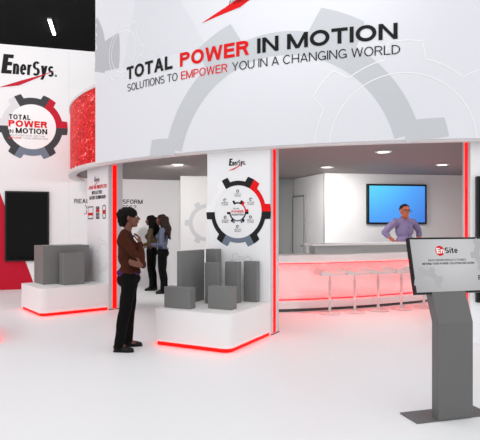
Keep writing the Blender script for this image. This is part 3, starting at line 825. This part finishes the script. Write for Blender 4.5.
# ---- woman in a rust knit, in profile, hand at her chin
def woman_in_brown():
    t = thing('person', 'woman in a rust brown sweater and black trousers standing with hand at chin', 'person', (-1.36, 6.40, 0), 4); t.scale = (.98, .98, .98)
    hd = (.030, 0, 1.625)
    hipR, kneeR, ankR = (.035, -.085, .90), (-.01, -.10, .49), (-.075, -.12, .10)
    hipL, kneeL, ankL = (.035, .085, .90), (.015, .115, .49), (-.015, .16, .10)
    shR, elR, wrR = (-.025, -.175, 1.375), (.19, -.185, 1.085), (.165, -.055, 1.30)
    shL, elL, wrL = (-.02, .175, 1.375), (.06, .20, 1.10), (.215, -.215, 1.045)
    def torso(bm, g):
        ellip(bm, (.035, 0, .93), (.122+g, .165+g, .13+g)); ellip(bm, (-.02, 0, .90), (.10+g, .15+g, .11+g))
        ellip(bm, (.03, 0, 1.07), (.103+g, .135+g, .14+g)); ellip(bm, (.012, 0, 1.22), (.113+g, .15+g, .15+g))
        ellip(bm, (-.02, 0, 1.33), (.095+g, .155+g, .10+g)); ellip(bm, (.07, -.06, 1.24), (.06+g,)*3); ellip(bm, (.07, .06, 1.24), (.06+g,)*3)
        limb(bm, [(*shR, .052+g), (-.015, 0, 1.40, .07+g), (*shL, .052+g)])
    def arms(bm, g, hands):
        limb(bm, [(*shR, .052+g), (.08, -.195, 1.23, .045+g), (*elR, .039+g), (.178, -.12, 1.2, .036+g), (*wrR, .026+g)])
        limb(bm, [(*shL, .052+g), (.01, .20, 1.24, .045+g), (*elL, .039+g), (.17, .06, 1.065, .035+g), (.205, -.12, 1.045, .03+g), (*wrL, .025+g)])
    body = B()
    torso(body, -.008); arms(body, -.006, True)
    hand(body, wrR, (-.18, .28, 1), (-.9, .3, .1), 1, curl=.45)
    limb(body, [(*wrL, .024), (.20, -.246, 1.05, .02)]); hand(body, (.20, -.248, 1.05), (-1, -.08, .28), (0, 1, .1), -1, curl=.22)
    limb(body, [(-.01, 0, 1.40, .055), (.005, 0, 1.47, .05), (.018, 0, 1.55, .052)])
    for h_, k_, a_ in ((hipR, kneeR, ankR), (hipL, kneeL, ankL)):
        limb(body, [(*h_, .085), (*k_, .054), (*a_, .036)]); limb(body, [(*a_, .036), (a_[0]+.06, a_[1], .045, .03), (a_[0]+.13, a_[1], .03, .022)])
    P = head(body, hd, 1.03, 4)
    grow('body', body, M['skin_brown'], t, .0065, 4)
    face_bits(P, t, 1.03)
    bm = B(); torso(bm, .013); arms(bm, .012, False)
    ellip(bm, (-.035, 0, 1.15), (.08, .13, .14))
    ellip(bm, (.03, 0, .99), (.13, .165, .06))
    # keep the knit above its hem and below the neckline
    sw = grow('sweater', bm, M['knit_rust'], t, .009, 4, wob=.009, freq=11)
    for v in sw.data.vertices:
        if v.co.z < .945: v.co.z = .945-(.945-v.co.z)*.04
    bm = B(); ellip(bm, (.035, 0, .95), (.133, .172, .06)); ellip(bm, (-.02, 0, .945), (.110, .16, .055))
    sh = grow('shirt', bm, M['purple_cloth'], t, .009, 3)
    for v in sh.data.vertices:
        if v.co.z < .92: v.co.z = .92-(.92-v.co.z)*.04
    bm = B()
    limb(bm, [(-.065, -.03, 1.435, .022), (-.03, -.062, 1.435, .021), (.03, -.058, 1.41, .019), (.065, -.02, 1.385, .017)]); limb(bm, [(-.065, -.03, 1.435, .022), (-.065, .03, 1.435, .022), (-.03, .062, 1.435, .021), (.03, .058, 1.41, .019), (.065, .02, 1.385, .017)])
    grow('collar', bm, M['purple_cloth'], sh, .008, 2)
    bm = B()
    for h_, k_, a_, sy in ((hipR, kneeR, ankR, -1), (hipL, kneeL, ankL, 1)):
        limb(bm, [(*h_, .105), (.02, h_[1]*1.05, .72, .088), (*k_, .076), (k_[0]*.5+a_[0]*.5-.004, k_[1]*.5+a_[1]*.5, .30, .072), (a_[0], a_[1], .085, .063)])
    ellip(bm, (.035, 0, .88), (.13, .172, .10)); ellip(bm, (-.025, 0, .86), (.102, .155, .10))
    grow('trousers', bm, M['black_cloth'], t, .01, 4, wob=.008, freq=10)
    shoe(t, -.075, -.12, -.15, .105, -8); shoe(t, -.015, .16, -.085, .17, 6)
    bm = B(); rnd = random.Random(3)
    ellip(bm, (.012, 0, 1.665), (.112, .092, .085)); ellip(bm, (-.035, 0, 1.62), (.088, .088, .10)); ellip(bm, (-.045, 0, 1.56), (.055, .06, .06))
    for i in range(60):
        a = rnd.uniform(0, 2*math.pi); e = rnd.uniform(-.5, 1.4)
        x = -.012+.105*math.cos(a)*math.cos(e)*.98; y = .084*math.sin(a)*math.cos(e); z = 1.645+.085*math.sin(e)
        if x > .03 and z < 1.67: continue
        ellip(bm, (x, y, z), (.022, .022, .02), seg=8)
    for i in range(7): ellip(bm, (.085+rnd.uniform(-.02, .012), rnd.uniform(-.05, .05), 1.70+rnd.uniform(-.012, .012)), (.03, .025, .02), ry=35, seg=8)
    grow('hair', bm, M['hair_black'], t, .008, 2, wob=.014, freq=38)
woman_in_brown()

# ---- two visitors side by side with long hair
def visitor(label, loc, rz, top, skin, hairm, hair_low, sc=1., seed=1, reach=.0, clasp=True):
    t = thing('person', label, 'person', loc, rz); t.scale = (sc, sc, sc)
    hd = (.035, 0, 1.615)
    leg = [((.0, s*.085, .90), (.01, s*.085, .49), (-.03, s*.095, .10)) for s in (-1, 1)]
    arms_ = []
    for s in (-1, 1):
        arms_.append([(-.02, s*.18, 1.37), (-.015, s*.225, 1.22), (-.01, s*.225, 1.08), (.12+reach*.6, s*.14, 1.06), (.215+reach, s*.055, 1.065)])
    def torso(bm, g):
        ellip(bm, (.0, 0, .93), (.115+g, .168+g, .13+g)); ellip(bm, (-.035, 0, .91), (.10+g, .15+g, .10+g))
        ellip(bm, (.01, 0, 1.07), (.095+g, .13+g, .14+g)); ellip(bm, (.005, 0, 1.23), (.108+g, .152+g, .15+g))
        for s in (-1, 1): ellip(bm, (.075, s*.06, 1.24), (.058+g,)*3)
        limb(bm, [(-.02, -.18, 1.37, .05+g), (-.015, 0, 1.395, .068+g), (-.02, .18, 1.37, .05+g)])
    def arms(bm, g):
        for a in arms_: limb(bm, [(*p, r+g) for p, r in zip(a, (.052, .046, .04, .035, .026))])
    body = B(); torso(body, -.008); arms(body, -.006)
    for s, a in zip((-1, 1), arms_): hand(body, a[-1], (.75, -s*.55, -.12+.05*s), (0, -s, -.3), s, curl=.4)
    limb(body, [(-.01, 0, 1.39, .053), (.005, 0, 1.46, .048), (.02, 0, 1.54, .05)])
    for h_, k_, a_ in leg: limb(body, [(*h_, .082), (*k_, .054), (*a_, .036)]); limb(body, [(*a_, .036), (a_[0]+.13, a_[1], .03, .022)])
    P = head(body, hd, 1.0, 0)
    grow('body', body, skin, t, .0075, 4)
    face_bits(P, t, 1.0)
    bm = B(); torso(bm, .012); arms(bm, .012)
    sw = grow('sweater', bm, top, t, .01, 4, wob=.01, freq=11)
    for v in sw.data.vertices:
        if v.co.z < .98: v.co.z = .98-(.98-v.co.z)*.04
    bm = B()
    for h_, k_, a_ in leg: limb(bm, [(*h_, .102), (.005, h_[1], .70, .085), (*k_, .07), (a_[0], a_[1], .28, .066), (a_[0], a_[1], .085, .062)])
    ellip(bm, (.0, 0, .92), (.124, .175, .11)); ellip(bm, (-.04, 0, .88), (.10, .155, .10))
    grow('trousers', bm, M['black_cloth'], t, .011, 4, wob=.008, freq=10)
    for h_, k_, a_ in leg: shoe(t, a_[0], a_[1], a_[0]-.075, a_[0]+.17, 6 if a_[1] > 0 else -6)
    bm = B(); rnd = random.Random(seed)
    ellip(bm, (.008, 0, 1.655), (.108, .09, .085)); ellip(bm, (-.04, 0, 1.60), (.085, .09, .11))
    for i in range(26):
        a = rnd.uniform(R(65), R(295)); x0 = -.01+.088*math.cos(a); y0 = .086*math.sin(a)
        e = rnd.uniform(hair_low-.05, hair_low+.06)
        limb(bm, [(x0, y0, 1.66, .028), (x0*1.12-.012, y0*1.12, 1.54, .03), (x0*1.2-.03+rnd.uniform(-.02, .02), y0*1.25, 1.42, .032), (x0*1.1-.06+rnd.uniform(-.02, .02), y0*1.25, e, .018)], 8)
    grow('hair', bm, hairm, t, .009, 2, wob=.015, freq=26)
    return t
visitor('woman in a slate blue sweater with long brown hair, right one of the couple', (-1.70, 11.68, 0), 176, M['slate_knit'], M['skin_dark'], M['hair_brown'], 1.24, 1.0, 5)
visitor('person in an olive beige top with long black hair, left one of the couple', (-2.03, 12.22, 0), 172, M['olive_cloth'], M['skin_dark'], M['hair_black'], 1.25, .995, 9, reach=-.10)

# ---- bartender, hands on hips
def barman():
    t = thing('person', 'man with glasses in a lilac shirt standing behind the bar, hands on hips', 'person', (3.315, 10.72, 0), -72); t.scale = (1.09,)*3
    hd = (.02, 0, 1.63)
    arms_ = [[(-.01, s*.19, 1.43), (-.03, s*.30, 1.33), (-.05, s*(.385 if s < 0 else .365), 1.235), (.02, s*.30, 1.13), (.055, s*.215, 1.055)] for s in (-1, 1)]
    leg = [((.0, s*.095, .92), (.015, s*.10, .50), (-.02, s*.12, .10)) for s in (-1, 1)]
    def torso(bm, g):
        ellip(bm, (.0, 0, .97), (.125+g, .17+g, .13+g)); ellip(bm, (.025, 0, 1.08), (.13+g, .165+g, .14+g))
        ellip(bm, (.01, 0, 1.27), (.125+g, .18+g, .16+g)); ellip(bm, (-.01, 0, 1.38), (.10+g, .18+g, .09+g))
        limb(bm, [(-.01, -.185, 1.425, .06+g), (-.01, 0, 1.445, .075+g), (-.01, .185, 1.425, .06+g)])
    body = B(); torso(body, -.01)
    for s, a in zip((-1, 1), arms_):
        limb(body, [(*p, r-.004) for p, r in zip(a, (.058, .052, .043, .038, .029))])
        hand(body, a[-1], (.75, -s*.25, -.55), (-.2, -s, .1), -s, curl=.25)
    limb(body, [(-.01, 0, 1.43, .062), (.0, 0, 1.49, .058), (.01, 0, 1.56, .058)])
    for h_, k_, a_ in leg: limb(body, [(*h_, .09), (*k_, .058), (*a_, .04)]); limb(body, [(*a_, .038), (a_[0]+.14, a_[1], .03, .024)])
    P = head(body, hd, 1.06, 0)
    grow('body', body, M['skin_ruddy'], t, .007, 4)
    face_bits(P, t, 1.06, smile=True)
    bm = B(); torso(bm, .006)
    for a in arms_:
        e = Vector(a[2]).lerp(Vector(a[3]), .35)
        limb(bm, [(*p, r) for p, r in zip(a[:3], (.07, .064, .055))]+[(*e, .05)])
    shirt = grow('shirt', bm, M['lilac_cloth'], t, .009, 4, wob=.014, freq=10)
    for v in shirt.data.vertices:
        if v.co.z < .96: v.co.z = .96-(.96-v.co.z)*.04
    for a in arms_:
        e0 = Vector(a[2]).lerp(Vector(a[3]), .22); e1 = Vector(a[2]).lerp(Vector(a[3]), .5)
        bm = B(); limb(bm, [(*e0, .054), (*e1, .052)]); grow('rolled_cuff', bm, M['lilac_cloth'], shirt, .008, 2)
    bm = B()
    for s in (-1, 1): limb(bm, [(-.05, s*.02, 1.515, .02), (-.01, s*.062, 1.51, .02), (.045, s*.045, 1.475, .019), (.075, s*.045, 1.435, .012)])
    grow('collar', bm, M['lilac_cloth'], shirt, .007, 2)
    bm = B(); limb(bm, [(.100, 0, 1.43, .006), (.137, 0, 1.30, .006), (.152, 0, 1.10, .006)], 8); obj('placket', bm, M['lilac_cloth'], shirt, smooth=True)
    bm = B()
    for h_, k_, a_ in leg: limb(bm, [(*h_, .11), (*k_, .078), (a_[0], a_[1], .085, .066)])
    ellip(bm, (.0, 0, .93), (.132, .178, .10)); grow('trousers', bm, M['black_cloth'], t, .012, 4)
    for h_, k_, a_ in leg: shoe(t, a_[0], a_[1], a_[0]-.08, a_[0]+.2, 8 if a_[1] > 0 else -8)
    bm = B(); rnd = random.Random(8)
    for i in range(90):
        a = rnd.uniform(0, 2*math.pi); e = rnd.uniform(.0, 1.5)
        x = hd[0]-.013+.104*math.cos(a)*math.cos(e); y = .081*math.sin(a)*math.cos(e); z = hd[2]+.03+.094*math.sin(e)
        if x > .055 and z < hd[2]+.095: continue
        ellip(bm, (x, y, z), (.018, .018, .015), seg=8)
    ellip(bm, (hd[0]-.025, 0, hd[2]+.04), (.092, .078, .09))
    grow('hair', bm, M['hair_grey'], t, .007, 2, wob=.006, freq=50)
    bm = B()
    def Q(x, y, z): p = P(x, y, z); return bm.verts.new(p)
    for s in (-1, 1):
        n = 20
        for k in range(n):
            a0, a1 = 2*math.pi*k/n, 2*math.pi*(k+1)/n
            def e(a): 
                c_, s_ = math.cos(a), math.sin(a)
                return (.107, s*.034+.027*math.copysign(abs(c_)**.6, c_), .0+.019*math.copysign(abs(s_)**.6, s_))
            limb(bm, [(*P(*e(a0)), .0032), (*P(*e(a1)), .0032)], 6)
        limb(bm, [(*P(.105, s*.06, .008), .003), (*P(.0, s*.086, .008), .003)], 6)
    limb(bm, [(*P(.108, -.008, .006), .003), (*P(.108, .008, .006), .003)], 6)
    obj('glasses', bm, M['bezel'], t, smooth=True, label='dark framed glasses')
barman()

# ------------------------------------------------------------------ light
w = bpy.data.worlds.new('hall'); S.world = w; w.use_nodes = True
bg = w.node_tree.nodes['Background']; bg.inputs['Strength'].default_value = 1.0
nt = w.node_tree; tc = nt.nodes.new('ShaderNodeTexCoord'); sx = nt.nodes.new('ShaderNodeSeparateXYZ'); rp = nt.nodes.new('ShaderNodeValToRGB')
nt.links.new(tc.outputs['Generated'], sx.inputs['Vector']); nt.links.new(sx.outputs['Z'], rp.inputs['Fac']); nt.links.new(rp.outputs['Color'], bg.inputs['Color'])
# near-white ambient light added as general fill, slightly stronger overhead
rp.color_ramp.elements[0].position = 0; rp.color_ramp.elements[0].color = (1.0, 1.0, 1.01, 1)
rp.color_ramp.elements[1].position = 1; rp.color_ramp.elements[1].color = (1.1, 1.1, 1.105, 1)
e = rp.color_ramp.elements.new(.45); e.color = (1.0, 1.0, 1.01, 1)
e = rp.color_ramp.elements.new(.7); e.color = (1.08, 1.08, 1.085, 1)

def lamp(name, kind, loc, power, color=(1, 1, 1), target=None, **kw):
    l = bpy.data.lights.new(name, kind); l.energy = power; l.color = color
    for k, v in kw.items(): setattr(l, k, v)
    o = link(bpy.data.objects.new(name, l)); o.location = loc
    if target is not None:
        o.rotation_euler = (Vector(target)-Vector(loc)).to_track_quat('-Z', 'Y').to_euler()
    return o
# the downlights: two are swivelled toward the walls behind them
for (x, y, l), pw, aim, ang in zip(DL, (270, 250, 120, 60), ((-2.0, 12.6, .9), (2.1, 11.6, 1.15), (2.18, 8.08, 0), (3.8, 10.6, 0)), (120, 132, 140, 140)):
    lamp('downlight_beam', 'SPOT', (x, y, CEIL-.03), pw, (1, .98, .95), aim, spot_size=R(ang), spot_blend=1.0, shadow_soft_size=.08)
# unseen spot added to brighten the top of the tall left wall
lamp('fill_spot', 'SPOT', (-5.0, 1.5, 8.0), 750, (1, 1, 1), (-4.6, 12.3, 4.9), spot_size=R(36), spot_blend=1.0, shadow_soft_size=.5)
# second added spot, whitening the upper middle of the canopy
lamp('fill_spot', 'SPOT', (1.2, -1.0, 8.5), 900, (1, 1, 1), (.9, 6.8, 5.1), spot_size=R(26), spot_blend=1.0, shadow_soft_size=.6)
# ------------------------------------------------------------------ camera
cam = bpy.data.cameras.new('camera'); co = link(bpy.data.objects.new('camera', cam))
cam.sensor_width = 36; cam.lens = 531/480*36; cam.shift_y = 5/480
co.location = (0, 0, 1.5); co.rotation_euler = (R(90), 0, 0)
S.camera = co
S.view_settings.view_transform = 'Standard'; S.view_settings.look = 'None'
S.view_settings.gamma = 1; S.view_settings.exposure = .08
S.view_settings.use_curve_mapping = False
